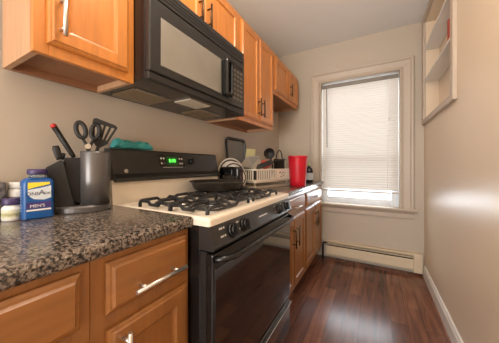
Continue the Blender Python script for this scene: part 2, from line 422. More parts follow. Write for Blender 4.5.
upper('honey maple wall cabinet nearest the camera, left of the microwave', .2546, .5565, 1.413, 2.15,
      [(.284, .528, 1.445, 2.125, .312, 1.468, 1.60, 'nickel')], XL=-1.090)
upper('short two door maple wall cabinet above the microwave', .5575, 1.334, 1.815, 2.15,
      [(.58, .945, 1.83, 2.125, .915, 1.85, 1.98, 'bronze'), (.955, 1.315, 1.83, 2.125, .985, 1.85, 1.98, 'bronze')])
upper('tall maple wall cabinet right of the microwave with two doors', 1.335, 1.945, 1.413, 2.15,
      [(1.362, 1.632, 1.445, 2.125, 1.605, 1.48, 1.62, 'bronze'), (1.642, 1.92, 1.445, 2.125, 1.672, 1.48, 1.62, 'bronze')])
upper('short high maple wall cabinet in the corner beside the window wall', 1.946, 2.70, 1.768, 2.15,
      [(1.975, 2.325, 1.80, 2.125, None, 0, 0, ''), (2.345, 2.68, 1.80, 2.125, 2.38, 1.84, 1.97, 'bronze')])

def base_cab(label, y0, y1, z1, fronts, xf=-.565):
    t = thing('base_cabinet', label, 'cabinet', ((XL+xf)/2, (y0+y1)/2, 0), 'base cabinets along the left wall')
    mb = MB().box(XL+.002, xf-.02, y0, y0+.016, .1, z1).box(XL+.002, xf-.02, y1-.016, y1, .1, z1)
    mb.box(XL+.002, xf-.02, y0+.016, y1-.016, .1, .116).box(XL+.002, XL+.01, y0+.016, y1-.016, .116, z1)
    obj('carcass', mb, 'veneer', t)
    obj('toe_kick', MB().box(xf-.075, xf-.06, y0, y1, .001, .1), 'toe', t)
    zs = sorted({f[3] for f in fronts if f[0] == 'drawer'})
    mb = MB().box(xf-.02, xf, y0, y0+.035, .1, z1, .001).box(xf-.02, xf, y1-.035, y1, .1, z1, .001)
    mb.box(xf-.02, xf, y0+.035, y1-.035, .1, .14).box(xf-.02, xf, y0+.035, y1-.035, z1-.04, z1)
    zm = zs[0]
    mb.box(xf-.02, xf, y0+.035, y1-.035, zm-.04, zm+.006)
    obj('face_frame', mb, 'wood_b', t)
    for f in fronts:
        kind, a, b, za, zb, hp = f
        if kind == 'drawer':
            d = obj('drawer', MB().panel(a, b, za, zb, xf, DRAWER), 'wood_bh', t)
            if hp: bar_handle((xf+.019, hp[0], hp[2]), (xf+.019, hp[1], hp[2]), (.032, 0, 0), d)
        else:
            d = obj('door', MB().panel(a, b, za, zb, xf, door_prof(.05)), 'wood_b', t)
            if hp: bar_handle((xf+.018, hp[0], hp[1]), (xf+.018, hp[0], hp[2]), (.03, 0, 0), d, hp[3] if len(hp) > 3 else 'nickel')
    return t
Z1, Z2 = .914, .900
base_cab('maple base cabinet at the lower left, partly out of frame', -.33, .269, Z1-.037,
         [('drawer', -.30, .248, .735, .857, (-.13, .06, .775)), ('door', -.30, .248, .13, .697, None)])
base_cab('maple base cabinet directly left of the stove with long drawer pull', .270, .576, Z1-.037,
         [('drawer', .300, .560, .733, .857, (.350, .518, .774)), ('door', .303, .560, .13, .695, (.335, .56, .685))])
base_cab('maple base cabinet right of the stove with one wide drawer over two doors', 1.372, 2.028, Z2-.037,
         [('drawer', 1.40, 2.005, .708, .835, (1.64, 1.79, .765)), ('door', 1.40, 1.685, .14, .682, (1.655, .46, .62, 'bronze')), ('door', 1.70, 2.005, .14, .682, (1.735, .46, .62, 'bronze'))])
base_cab('maple base cabinet at the far end beside the window and heater', 2.029, 2.735, Z2-.037,
         [('drawer', 2.055, 2.71, .708, .835, (2.30, 2.45, .765)), ('door', 2.055, 2.375, .14, .682, (2.345, .46, .62, 'bronze')), ('door', 2.39, 2.71, .14, .682, (2.425, .46, .62, 'bronze'))])

def counter(label, y0, y1, z, th=.036):
    pr = [(XL+.001, z-th), (-.548, z-th), (-.543, z-th+.006), (-.541, z-.010), (-.545, z-.003), (-.553, z), (XL+.001, z)]
    tag(obj('countertop', MB().rings([[(a, y, b) for a, b in pr] for y in (y0, y1)]), 'granite', base=(-.83, (y0+y1)/2, z-th)), label, 'countertop', 'granite countertops')
counter('speckled brown granite countertop left of the stove, holding the vitamin bottles', -.33, .576, Z1)
counter('speckled granite countertop right of the stove under the dish rack', 1.372, 2.80, Z2)

# ------------------------------------------------------------------ stove
RY0, RY1 = .579, 1.366
rg = thing('gas_stove', 'black gas stove with cream cooktop between the granite counters', 'stove', (-.78, (RY0+RY1)/2, 0))
obj('body', MB().box(-1.10, -.515, RY0+.004, RY1-.004, .06, .885, .004), 'black', rg)
obj('front_trim', MB().box(-.515, -.492, RY0+.006, RY1-.006, .075, .80), 'black_sat', rg)
for x in (-1.06, -.56):
    for y in (RY0+.05, RY1-.05): obj('foot', MB().cyl((x, y, .001), (x, y, .06), .018, 12), 'black_sat', rg)
# cooktop with raised rim
mb = MB()
def rr(x0, x1, y0, y1, r, z): return rrect((x0+x1)/2, (y0+y1)/2, (x1-x0)/2, (y1-y0)/2, r, z)
cx0, cx1 = -1.02, -.474
mb.rings([rr(cx0, cx1, RY0, RY1, .012, .886), rr(cx0, cx1, RY0, RY1, .012, .906), rr(cx0+.003, cx1-.003, RY0+.003, RY1-.003, .012, .912), rr(cx0+.01, cx1-.01, RY0+.01, RY1-.01, .012, .915),
          rr(cx0+.02, cx1-.05, RY0+.02, RY1-.02, .02, .915), rr(cx0+.035, cx1-.065, RY0+.035, RY1-.035, .02, .908)], smooth=False)
obj('cooktop', mb, 'enamel', rg)
# backguard
mb = MB().rings([[(-1.10, y, .886), (-1.021, y, .886), (-1.021, y, .915), (-1.03, y, 1.02), (-1.10, y, 1.02)] for y in (RY0, RY1-.01)])
obj('splash_riser', mb, 'enamel', rg)
gp = [(-1.105, 1.018), (-1.012, 1.012), (-1.006, 1.018), (-1.010, 1.030), (-1.020, 1.040), (-1.030, 1.050), (-1.052, 1.160), (-1.060, 1.168), (-1.105, 1.170)]
bgd = obj('backguard', MB().rings([[(a, y, b) for a, b in gp] for y in (RY0+.008, RY1-.004)]), 'black_panel', rg)
# orientation along the sloped guard face
fu = Vector((0, 1, 0)); fv = Vector((-.022, 0, .11)).normalized(); fn = fu.cross(fv)
def on_guard(y, z, lift=.001):
    k = (z-1.050)/.110; return Vector((-1.030-.022*k, y, z)) + fn*lift
def plate(y, z, w_, h_, th=.002, lift=0):
    mb = MB(); c = on_guard(y, z, lift)
    return mb.prism([(-w_/2, -h_/2), (w_/2, -h_/2), (w_/2, h_/2), (-w_/2, h_/2)], c, fu, fv, fn, th)
dp = obj('display', plate(.935, 1.115, .085, .050), 'dispbg', rg)
text('digits', '8:00', .030, on_guard(.935, 1.115, .0016), fu, fv, 'display', dp)
obj('display_bezel', plate(.935, 1.115, .185, .070, .0014, -.0003), 'black', rg)
for k in range(8):
    y = (.858, .875, .992, 1.010)[k % 4]; z = 1.128 if k < 4 else 1.100
    obj('button', plate(y, z, .010, .010, .003), 'print' if k != 5 else 'black_sat', rg)
mb = MB()
for k in range(9): mb.merge(plate(.87+k*.017, 1.078, .012, .003, .001, .0006).bm)
obj('printed_labels', mb, 'print', rg)
kc = on_guard(1.085, 1.112, 0)
mb = MB().cyl(kc, kc+fn*.02, .019, 20, .016); mb.prism([(-.004, -.018), (.004, -.018), (.004, .018), (-.004, .018)], kc+fn*.024, fu, fv, fn, .01)
obj('knob', mb, 'black', rg)
bc = on_guard(.647, 1.062, 0)
obj('badge', MB().cyl(bc, bc+fn*.003, .010, 20), 'steel', rg)
# control fascia, slanting out to the bottom
cp = [(-.52, .885), (-.477, .885), (-.455, .815), (-.46, .806), (-.52, .806)]
obj('control_fascia', MB().rings([[(a, y, b) for a, b in cp] for y in (RY0+.002, RY1-.002)]), 'black_panel', rg)
cu_ = Vector((0, 1, 0)); cv_ = Vector((-.022, 0, .07)).normalized(); cn_ = cu_.cross(cv_)
def on_fascia(y, z): k = (.885-z)/.07; return Vector((-.477+.022*k, y, z))
for y in (.700, .785, 1.165, 1.255):
    c = on_fascia(y, .848); mb = MB().cyl(c, c+cn_*.010, .027, 24, .024); mb.cyl(c+cn_*.010, c+cn_*.020, .020, 24, .018)
    mb.prism([(-.005, -.020), (.005, -.020), (.005, .020), (-.005, .020)], c+cn_*.024, cu_, cv_, cn_, .012)
    obj('knob', mb, 'black', rg)
for y in (.632, .642, .655, .742, .750, 1.115, 1.21, 1.30):
    for z in (.868, .842):
        obj('dial_mark', MB().prism([(-.004, -.003), (.004, -.003), (.004, .003), (-.004, .003)], on_fascia(y, z)+cn_*.0005, cu_, cv_, cn_, .001), 'print', rg)
mb = MB().prism([(-.045, -.003), (.045, -.003), (.045, .003), (-.045, .003)], on_fascia(.97, .852)+cn_*.0005, cu_, cv_, cn_, .001)
obj('name_strip', mb, 'print', rg)
# oven door
od = obj('oven_door', MB().box(-.492, -.462, RY0+.004, RY1-.022, .285, .795, .006), 'black', rg)
obj('door_glass', MB().box(-.4625, -.4595, RY0+.012, RY1-.030, .292, .745, .001), 'glass_blk', od)
hp = []
for k in range(25):
    t_ = k/24; y = RY0+.012+(RY1-RY0-.04)*t_; e_ = min(1, min(t_, 1-t_)/.09); hp.append((-.462+.042*math.sin(e_*math.pi/2), y, .778))
obj('handle', MB().tube(hp, .012, 12, flat=.8), 'black', od)
dw = obj('storage_drawer', MB().box(-.492, -.464, RY0+.004, RY1-.022, .072, .270, .005), 'glass_blk', rg)
obj('drawer_lip', MB().box(-.464, -.448, RY0+.006, RY1-.024, .244, .253, .003), 'steel', dw)
# burners and grates
def burner(x, y):
    b = obj('burner', MB().lathe([(.052, 0), (.050, .006), (.034, .008), (.034, .016), (.031, .018)], (x, y, .9085), 28), 'steel', rg)
    obj('drip_bowl', MB().lathe([(.076, 0), (.078, .002), (.072, .0025), (.056, .0012), (.001, .0012)], (x, y, .9082), 28), 'iron', b)
    obj('burner_cap', MB().lathe([(.028, 0), (.035, .002), (.035, .006), (.028, .009), (.001, .010)], (x, y, .9267), 28), 'iron', b)
    g = MB(); zt = .937
    hx = .092; hy = .146
    ring = [(x-hx, y-hy), (x+hx, y-hy), (x+hx, y+hy), (x-hx, y+hy)]
    for i in range(4):
        a, c = ring[i], ring[(i+1) % 4]
        A = Vector((a[0], a[1], zt)); B = Vector((c[0], c[1], zt)); D = (B-A)
        g.tube([A+Vector((0, 0, -.0265)), A+D*.005+Vector((0, 0, -.01)), A+D*.04, A+D*.30, A+D*.36+Vector((0, 0, -.012)), A+D*.64+Vector((0, 0, -.012)), A+D*.70, A+D*.96, B+Vector((0, 0, -.01)), B+Vector((0, 0, -.0265))], .0072, 8)
    for ax, ay in ((hx, 0), (-hx, 0), (0, hy), (0, -hy)):
        e_ = Vector((x+ax, y+ay, zt-.012)); i_ = Vector((x+ax*.26, y+ay*.22, zt-.002))
        g.tube([e_, e_.lerp(i_, .25)+Vector((0, 0, .012)), i_+Vector((0, 0, .002)), i_+Vector((0, 0, -.008))], [.0072, .0072, .0062, .005], 8)
    obj('grate', g, 'iron', rg)
for x in (-.795, -.607):
    for y in (.765, 1.105): burner(x, y)

# ------------------------------------------------------------------ microwave
MX = -.745
mw = thing('microwave_oven', 'black over the range microwave with a reflection-hazed grey window under the wall cabinet', 'microwave', (-.93, .91, 1.42))
MY0, MY1 = .5585, 1.262
obj('case', MB().box(XL+.003, MX-.028, MY0, MY1+.05, 1.421, 1.813, .003), 'black', mw)
vent = obj('vent_grille', MB().box(MX-.028, MX, MY0, MY1, 1.742, 1.813, .004), 'mw_black', mw)
mb = MB()
for k in range(3): mb.box(MX-.001, MX+.0012, MY0+.03, MY1-.03, 1.757+k*.014, 1.761+k*.014)
obj('louvre', mb, 'black', vent)
md = obj('door', MB().box(MX-.028, MX, MY0, 1.105, 1.452, 1.738, .006, 3), 'mw_black', mw)
obj('window', MB().box(MX-.001, MX+.0015, MY0+.052, 1.012, 1.487, 1.677, .001), 'mw_glass', md)
hr = []
for hx2, hz2, x_ in ((.034, .104, MX-.001), (.034, .104, MX+.030), (.030, .100, MX+.036), (.018, .088, MX+.036), (.015, .085, MX+.030), (.015, .085, MX-.001)):
    hr.append([(x_, p_[0], p_[1]) for p_ in rrect(1.055, 1.583, hx2, hz2, .014, 0)])
obj('handle', MB().rings(hr, False, False), 'black', md)
cpn = obj('control_panel', MB().box(MX-.028, MX, 1.109, MY1, 1.452, 1.738, .006, 3), 'black_panel', mw)
obj('clock_display', MB().box(MX, MX+.001, 1.13, 1.245, 1.685, 1.712), 'black', cpn)
for r_ in range(7):
    for c_ in range(3):
        obj('key', MB().box(MX, MX+.0015, 1.135+c_*.038, 1.161+c_*.038, 1.660-r_*.028, 1.673-r_*.028), 'trayctr', cpn)
obj('base_trim', MB().box(MX-.028, MX-.006, MY0, MY1, 1.421, 1.449, .003), 'black_sat', mw)
for a, b in ((.60, .80), (1.02, 1.21)):
    f_ = obj('grease_filter', MB().box(-1.06, -.90, a, b, 1.4155, 1.4205, .001), 'mesh', mw)
    obj('filter_rim', MB().box(-.90, -.888, a, b, 1.4145, 1.4205), 'steel', f_)
    obj('filter_rim', MB().box(-1.072, -1.06, a, b, 1.4145, 1.4205), 'steel', f_)
obj('lamp_lens', MB().box(-.91, -.80, .83, .99, 1.4155, 1.4205, .001), 'lens', mw)

# ------------------------------------------------------------------ things on the stove
pc = Vector((-.838, 1.10, .9455))
fp = thing('frying_pan', 'large dark frying pan on the back right burner', 'pan', pc)
mb = MB().lathe([(.001, 0), (.130, 0), (.137, .004), (.156, .044), (.166, .048), (.166, .051), (.153, .047), (.133, .007), (.001, .0055)], pc, 40)
obj('bowl', mb, 'panmat', fp)
obj('handle', MB().tube([pc+Vector((-.02, .155, .038)), pc+Vector((-.025, .185, .052)), pc+Vector((-.03, .23, .060)), pc+Vector((-.032, .262, .06))], [.010, .011, .013, .010], 10, flat=.6), 'rubber', fp)
# teal packet on the backguard
tb = MB(); R_ = []
for k in range(15):
    t_ = k/14; y = .605+.215*t_
    hh = .006+.046*math.sin(math.pi*min(1, max(0.0, t_)))**.6*(1-.35*math.sin(math.pi*t_)**4) if 0 < t_ < 1 else .003
    if k in (1, 2): hh += .012
    if k in (12,): hh += .004
    ww = .024 if 0 < t_ < 1 else .016
    ring = []
    for q in range(12):
        a = 2*math.pi*q/12
        j = 1+.10*math.sin(q*2.7+k*1.9)
        ring.append((-1.078+ww*j*math.cos(a), y+.004*math.sin(q*1.3), 1.1712+hh*.55*(1+j*math.sin(a))*(1 if math.sin(a) > -.9 else .9)))
    R_.append(ring)
tb.rings(R_, smooth=False)
for v in tb.bm.verts: v.co.z = max(v.co.z, 1.1712)
tag(obj('plastic_packet', tb, 'teal', base=(-1.078, .69, 1.171)), 'crumpled teal plastic packet lying on top of the stove backguard', 'packet')

# ------------------------------------------------------------------ knife holder and utensils
kc = Vector((-.990, .452, Z1))
ray = Vector((-.909, .417, 0)).normalized(); rt = Vector((.417, .909, 0)).normalized(); up = Vector((0, 0, 1))
KX = Matrix(((rt.x, ray.x, 0, kc.x), (rt.y, ray.y, 0, kc.y), (0, 0, 1, kc.z), (0, 0, 0, 1)))   # local x to the right, y away from the viewer
def kp(a, b, z): return kc + rt*a + ray*b + up*z
ub = thing('utensil_holder', 'gunmetal grey oval knife and utensil holder on the left counter', 'utensil holder', kc)
mb = MB()
def ell(a, b, z, n=36, ox=0): return [(ox+a*math.cos(2*math.pi*i/n), b*math.sin(2*math.pi*i/n), z) for i in range(n)]
mb.rings([ell(.088, .067, 0.0005), ell(.090, .069, .004), ell(.090, .069, .020), ell(.086, .065, .026)], smooth=False, X=KX)
obj('base', mb, 'grey_pl', ub)
# open crescent cup on the right of the base
def cup(a, b, z, inset):
    ox = .034; pts = []
    A, B = .054-inset, .062-inset
    for i in range(33):
        th = math.radians(-150+300*i/32); pts.append((ox+A*math.cos(th), B*math.sin(th), z))
    return pts
mb = MB(); rings_ = []
for z_, i_ in ((.026, 0), (.12, .0), (.222, .0), (.230, .002), (.230, .005), (.222, .006), (.06, .006)): rings_.append(cup(0, 0, z_, i_))
mb.rings(rings_, cap0=True, cap1=True, smooth=False, X=KX)
for f in mb.bm.faces: f.smooth = len(f.verts) == 4 and abs(f.normal.z) < .9
obj('cup', mb, 'grey_pl', ub)
mb = MB()   # slanted black knife block insert
lean = Matrix.Rotation(math.radians(-16), 4, 'Y')
Xk = KX @ Matrix.Translation((-.030, 0, .028)) @ lean
Xk = KX @ Matrix.Translation((-.030, .002, .0285)) @ Matrix.Rotation(math.radians(-19), 4, 'Y')
mb.rings([[(-.085, q, .0275), (-.030, q, .0275), (-.062, q, .188), (-.070, q, .194), (-.108, q, .168), (-.111, q, .160)] for q in (-.024, .040)], X=KX)
obj('knife_block', mb, 'rubber', ub)
obj('knife_slot', MB().box(-.062, -.008, .006, .046, .0275, .205, .006, X=KX), 'rubber', ub)
def leanp(a, b, z): return tuple(Xk @ Vector((a, b, z)))
kn = thing('kitchen_knife', 'kitchen knife with a red tipped black handle in the grey holder', 'knife', kp(-.032, .026, .206))
P0, P1 = kp(-.032, .026, .206), kp(-.096, .026, .330)
dirk = (P1-P0).normalized()
obj('handle', MB().tube([P0, P0.lerp(P1, .1), P0.lerp(P1, .5), P0.lerp(P1, .9)], [.009, .0115, .0125, .013], 12, flat=.75), 'rubber', kn)
obj('end_cap', MB().tube([P0.lerp(P1, .90), P0.lerp(P1, .97), P1], [.0132, .0135, .008], 12, flat=.75), 'red_tip', kn)
k2 = thing('kitchen_knife', 'knife with a plain short black handle in the grey holder', 'knife', kp(-.072, -.016, .196))
Q0 = kp(-.072, -.016, .196); Q1 = kp(-.084, -.018, .246)
obj('handle', MB().tube([Q0, Q0.lerp(Q1, .2), Q0.lerp(Q1, .8), Q1], [.009, .011, .012, .009], 12, flat=.7), 'rubber', k2)
k3 = thing('kitchen_knife', 'knife with the lowest black handle, between the knife block and the cup of the holder', 'knife', kp(-.068, .018, .197))
obj('handle', MB().tube([kp(-.069, .018, .1965), kp(-.066, .018, .21), kp(-.062, .018, .222)], [.007, .008, .006], 10), 'rubber', k3)
# scissors, points down in the cup
sc = thing('kitchen_scissors', 'black handled kitchen scissors standing points down in the grey holder', 'scissors', kp(.012, 0, .09))
def loop_handle(cx, cz, a, b, rot, root):
    pts = []
    for i in range(19):
        th = 2*math.pi*i/18; x = a*math.cos(th); z_ = b*math.sin(th); c_, s_ = math.cos(rot), math.sin(rot)
        pts.append(kp(cx+x*c_-z_*s_, 0.0, cz+x*s_+z_*c_))
    mb = MB().tube(pts, .0080, 10, caps=False)
    mb.tube([kp(*root[0]), kp(*root[1]), kp(*root[2])], [.0085, .010, .0085], 10, flat=.6)
    return obj('handle', mb, 'rubber', sc)
loop_handle(-.010, .312, .0145, .030, .20, ((-.004, 0, .277), (.008, 0, .255), (.012, 0, .232)))
loop_handle(.036, .310, .0135, .029, -.14, ((.030, 0, .276), (.020, 0, .255), (.014, .002, .232)))
for s_ in (-1, 1):
    obj('blade', MB().prism([(.012-.007, .10), (.012+.009, .235), (.012-.009, .235)] if s_ < 0 else [(.012+.007, .10), (.012+.009, .235), (.012-.009, .235)], kc+ray*.0012*s_, rt, up, ray, .002), 'steel', sc)
obj('pivot', MB().cyl(kp(.012, -.012, .249), kp(.012, .006, .249), .0105, 20), 'steel', sc)
# slotted turner
tr = thing('slotted_turner', 'black slotted spatula standing in the grey holder, head up', 'spatula', kp(.042, .02, .05))
SX = Matrix.Translation(kp(.050, .026, .262)) @ Matrix(((rt.x, ray.x, 0, 0), (rt.y, ray.y, 0, 0), (0, 0, 1, 0), (0, 0, 0, 1))) @ Matrix.Rotation(math.radians(14), 4, 'Y') @ Matrix.Rotation(math.radians(10), 4, 'X')
mb = MB()
Wb, Wt, H0, H1 = .024, .040, .0, .098
for k in range(5):     # bars between the slots
    f0 = -1+k*.5; x0 = f0*Wb; x1 = f0*Wt
    mb.rings([[(xx-.0042, -.0016, zz), (xx+.0042, -.0016, zz), (xx+.0042, .0016, zz), (xx-.0042, .0016, zz)] for xx, zz in ((x0, .018), (x1, .082))], X=SX)
mb.rings([[(-.044, -.0016, .080), (.044, -.0016, .080), (.044, .0016, .080), (-.044, .0016, .080)], [(-.044, -.0016, .094), (.044, -.0016, .088), (.044, .0016, .088), (-.044, .0016, .094)], [(-.036, -.0012, .100), (.034, -.0012, .094), (.034, .0012, .094), (-.036, .0012, .100)]], X=SX)
mb.rings([[(-.008, -.002, -.012), (.008, -.002, -.012), (.008, .002, -.012), (-.008, .002, -.012)], [(-.028, -.0016, .010), (.028, -.0016, .010), (.028, .0016, .010), (-.028, .0016, .010)], [(-.029, -.0016, .022), (.029, -.0016, .022), (.029, .0016, .022), (-.029, .0016, .022)]], X=SX)
obj('head', mb, 'rubber', tr)
obj('handle', MB().tube([tuple(SX @ Vector((0, 0, -.008))), tuple(SX @ Vector((-.004, -.002, -.05))), kp(.034, .008, .05)], [.006, .007, .008], 10), 'rubber', tr)

# ------------------------------------------------------------------ bottles on the near counter
bu = Vector((.12, .993, 0)).normalized(); bn = Vector((.993, -.12, 0)).normalized()     # face direction and face normal
bcen = Vector((-.985, .311, Z1))
BXm = Matrix(((bu.x, -bn.x, 0, bcen.x), (bu.y, -bn.y, 0, bcen.y), (0, 0, 1, bcen.z), (0, 0, 0, 1)))   # local x right, y away
vb = thing('vitamin_bottle', 'large blue mens multivitamin bottle with a purple cap on the left counter', 'bottle', bcen)
mb = MB(); hx_, hy_ = .0395, .024
mb.rings([rrect(0, 0, hx_-.004, hy_-.004, .010, .0005), rrect(0, 0, hx_, hy_, .012, .004), rrect(0, 0, hx_, hy_, .012, .120), rrect(0, 0, hx_-.003, hy_-.003, .012, .128), rrect(0, 0, .026, .0225, .012, .134), rrect(0, 0, .023, .0215, .0205, .1345)], X=BXm)
obj('body', mb, 'blue', vb)
obj('neck', MB().lathe([(.0215, .1346), (.0215, .146)], (0, 0, 0), 24, X=BXm), 'clearcap', vb)
cap = MB().lathe([(.0245, .1462), (.0255, .148), (.0255, .160), (.0235, .163)], (0, 0, 0), 32, X=BXm)
obj('cap', cap, 'purple', vb)
def bf(a, z, lift=.0004): return bcen + bu*a + bn*(hy_+lift) + up*z
def band(name, poly, m, lift=.0004):
    return obj(name, MB().prism(poly, bf(0, 0, lift), bu, up, bn, .0006), m, vb)
lb = band('yellow_flash', [(-.027, .120), (.027, .120), (.027, .1125), (-.010, .104), (-.027, .099)], 'yellow')
band('silver_swoosh', [(-.027, .097), (.0, .101), (.030, .108), (.030, .068), (.012, .062), (-.012, .066), (-.020, .072), (-.027, .082)], 'silver_l')
band('violet_band', [(-.030, .056), (.030, .056), (.030, .036), (-.030, .036)], 'violet')
band('pale_strip', [(-.030, .033), (.030, .033), (.030, .028), (-.030, .028)], 'white')
text('lettering', 'ONE', .0150, bf(-.0155, .083, .0010), bu, up, 'navy', vb, .0003)
text('lettering', 'A', .024, bf(.0065, .086, .0010), bu, up, 'navy', vb, .0003)
text('lettering', 'DAY', .0110, bf(.0235, .083, .0010), bu, up, 'navy', vb, .0003)
text('lettering', "MEN'S", .0135, bf(-.004, .0435, .0010), bu, up, 'white', vb, .0003)
mb = MB()
for k in range(9): mb.merge(MB().prism([(-.011, .028+k*.0095), (.011, .028+k*.0095), (.011, .031+k*.0095), (-.011, .031+k*.0095)], bcen-bu*(hx_+.0003), bn, up, bu, .0005).bm)
obj('side_print', mb, 'silver_l', vb)

def round_bottle(name, label, c, r, h, capm, capz, parts, group=None):
    t = thing(name, label, 'bottle', c, group)
    obj('body', MB().lathe([(r*.92, .0005), (r, .003), (r, capz-.012), (r*.93, capz-.006), (r*.75, capz-.002), (r*.75, capz)], c, 28), 'white', t)
    obj('cap', MB().lathe([(r*.93, capz+.0002), (r*.96, capz+.002), (r*.96, h-.002), (r*.88, h)], c, 28), capm, t)
    for z0, z1, m in parts:
        obj('label_wrap', MB().lathe([(r+.0005, z0), (r+.0005, z1)], c, 28, cap0=False, cap1=False), m, t)
    return t
round_bottle('pill_bottle', 'short white pill bottle with a purple lid in front at left', Vector((-1.015, .2585, Z1)), .0235, .071, 'purple', .050, ((.008, .036, 'cream_l'), (.015, .026, 'lime')))
round_bottle('supplement_bottle', 'taller white supplement bottle standing behind the short pill bottle', Vector((-1.078, .290, Z1)), .025, .118, 'white', .098, ((.060, .070, 'trayctr'), (.036, .040, 'navy')))
mg = Vector((-1.080, .226, Z1))
t = thing('patterned_mug', 'speckled black and white mug at the left edge behind the pill bottle', 'mug', mg)
obj('body', MB().lathe([(.030, .0005), (.034, .003), (.035, .118), (.0335, .120), (.031, .118), (.030, .006), (.001, .005)], mg, 28), 'speckle', t)
obj('handle', MB().tube([mg+Vector((.01, -.034, .095)), mg+Vector((.014, -.058, .088)), mg+Vector((.014, -.060, .045)), mg+Vector((.01, -.034, .032))], .005, 8), 'speckle', t)

# ------------------------------------------------------------------ far counter
# toaster
ts = thing('toaster', 'small black toaster on the counter just right of the stove', 'toaster', (-.965, 1.455, Z2))
obj('shell', MB().box(-1.045, -.868, 1.392, 1.468, Z2+.012, 1.078, .016, 3), 'black', ts)
obj('base', MB().box(-1.04, -.873, 1.397, 1.463, Z2+.001, Z2+.0125), 'rubber', ts)
obj('lever', MB().box(-.868, -.851, 1.408, 1.432, 1.025, 1.037, .003), 'black_sat', ts)
obj('dial', MB().cyl((-.869, 1.42, .96), (-.857, 1.42, .96), .012, 16), 'steel', ts)
obj('front_plate', MB().box(-1.025, -.925, 1.3895, 1.3925, Z2+.03, 1.055, .001), 'glass_blk', ts)
# baking tray leaning on the wall
by0, by1 = 1.555, 1.875
tk = thing('baking_tray', 'dark rimmed grey baking tray leaning upright against the left wall', 'tray', (-1.07, 1.715, Z2))
TX = Matrix.Translation((-1.062, 1.715, Z2+.001)) @ Matrix.Rotation(math.radians(-5.5), 4, 'Y') @ Matrix(((0, 0, 1, 0), (1, 0, 0, 0), (0, 1, 0, 0), (0, 0, 0, 1)))
# local x = along the wall, local y = up, local z = away from the wall
hw, hh = .160, .2175
mb = MB(); mb.rings([rrect(0, hh, hw-.012, hh-.012, .03, -.012), rrect(0, hh, hw-.004, hh-.004, .034, .000), rrect(0, hh, hw, hh, .036, .010), rrect(0, hh, hw, hh, .036, .012), rrect(0, hh, hw-.016, hh-.016, .03, .012), rrect(0, hh, hw-.024, hh-.024, .026, -.006)], X=TX)
obj('rim', mb, 'traybdr', tk)
mb = MB(); mb.rings([rrect(0, hh, hw-.0245, hh-.0245, .026, -.0055), rrect(0, hh, hw-.0245, hh-.0245, .026, -.004)], X=TX)
obj('centre', mb, 'trayctr', tk)
# plates standing in front of the tray
pg = 'white plates standing by the dish rack'
for k, (x, y, r_, lab) in enumerate(((-1.040, 1.550, .124, 'largest white plate, rearmost of the plates standing by the grey tray'), (-1.012, 1.550, .108, 'white plate between two others standing by the grey tray'), (-.986, 1.550, .091, 'smallest white plate, foremost of the plates standing by the grey tray'))):
    zc = Z2+.002+r_
    X = Matrix.Translation((x, y, zc)) @ Matrix.Rotation(math.radians(-28), 4, 'Z') @ Matrix.Rotation(math.radians(80), 4, 'Y')
    dpl = tag(obj('dinner_plate', MB().lathe([(.001, 0), (r_*.55, 0), (r_*.62, .004), (r_*.97, .011), (r_, .013), (r_*.97, .0145), (r_*.62, .008), (.001, .006)], (0, 0, 0), 40, X=X), 'porcelain', base=(x, y, Z2+.02)), lab, 'plate', pg)
    obj('dark_gap_ring', MB().lathe([(r_*.80, .0118), (r_*.80, .0126), (r_*.90, .0146), (r_*.90, .0138)], (0, 0, 0), 40, X=X, cap0=False, cap1=False), 'traybdr', dpl)  # dark ring painted for the shaded gaps between the standing plates
# dish rack on its drip tray (turned a little off the wall)
ra = math.radians(-15); ru = Vector((math.sin(-ra), math.cos(ra), 0)); rv = Vector((-math.cos(ra), math.sin(-ra), 0))
ro = Vector((-.835, 1.585, Z2))
RX = Matrix(((ru.x, rv.x, 0, ro.x), (ru.y, rv.y, 0, ro.y), (0, 0, 1, ro.z), (0, 0, 0, 1)))   # local x along the front, y to the wall
def rp(a, b, z): return RX @ Vector((a, b, z))
RL, RW = .53, .215
dt = MB(); dt.rings([rrect(RL/2, RW/2, RL/2, RW/2, .03, .001), rrect(RL/2, RW/2, RL/2+.012, RW/2+.012, .035, .022), rrect(RL/2, RW/2, RL/2+.008, RW/2+.008, .033, .022), rrect(RL/2, RW/2, RL/2-.004, RW/2-.004, .03, .006)], X=RX)
tag(obj('drip_tray', dt, 'rack', base=rp(RL/2, RW/2, 0)), 'off white drip tray on the counter under the dish rack', 'tray')
dr = thing('dish_rack', 'off white slatted dish rack full of dishes on the far counter', 'dish rack', rp(RL/2, RW/2, .022))
mb = MB(); z0, z1 = .045, .158
mb.rings([rrect(RL/2, RW/2, RL/2, RW/2, .03, z1-.012), rrect(RL/2, RW/2, RL/2+.004, RW/2+.004, .032, z1-.010), rrect(RL/2, RW/2, RL/2+.004, RW/2+.004, .032, z1), rrect(RL/2, RW/2, RL/2-.004, RW/2-.004, .03, z1), rrect(RL/2, RW/2, RL/2-.004, RW/2-.004, .03, z1-.012)], False, False, X=RX)
mb.rings([rrect(RL/2, RW/2, RL/2-.01, RW/2-.01, .03, z0), rrect(RL/2, RW/2, RL/2-.008, RW/2-.008, .03, z0+.022), rrect(RL/2, RW/2, RL/2-.012, RW/2-.012, .03, z0+.022), rrect(RL/2, RW/2, RL/2-.014, RW/2-.014, .03, z0+.006)], X=RX)
n = 11
for k in range(n):
    a = .03+(RL*.5-.03)*k/(n-1)*1.0
    for b in (-.001, RW-.003):
        mb.box(a-.0055, a+.0055, b, b+.004, z0+.015, z1-.008, X=RX)
for k in range(8):
    b = .025+(RW-.05)*k/7
    for a in (-.001, RL-.003): mb.box(a, a+.004, b-.0055, b+.0055, z0+.015, z1-.008, X=RX)
mb.box(RL*.52, RL-.02, RW-.003, RW+.001, z0+.015, z1-.008, X=RX)
obj('basket', mb, 'rack', dr)
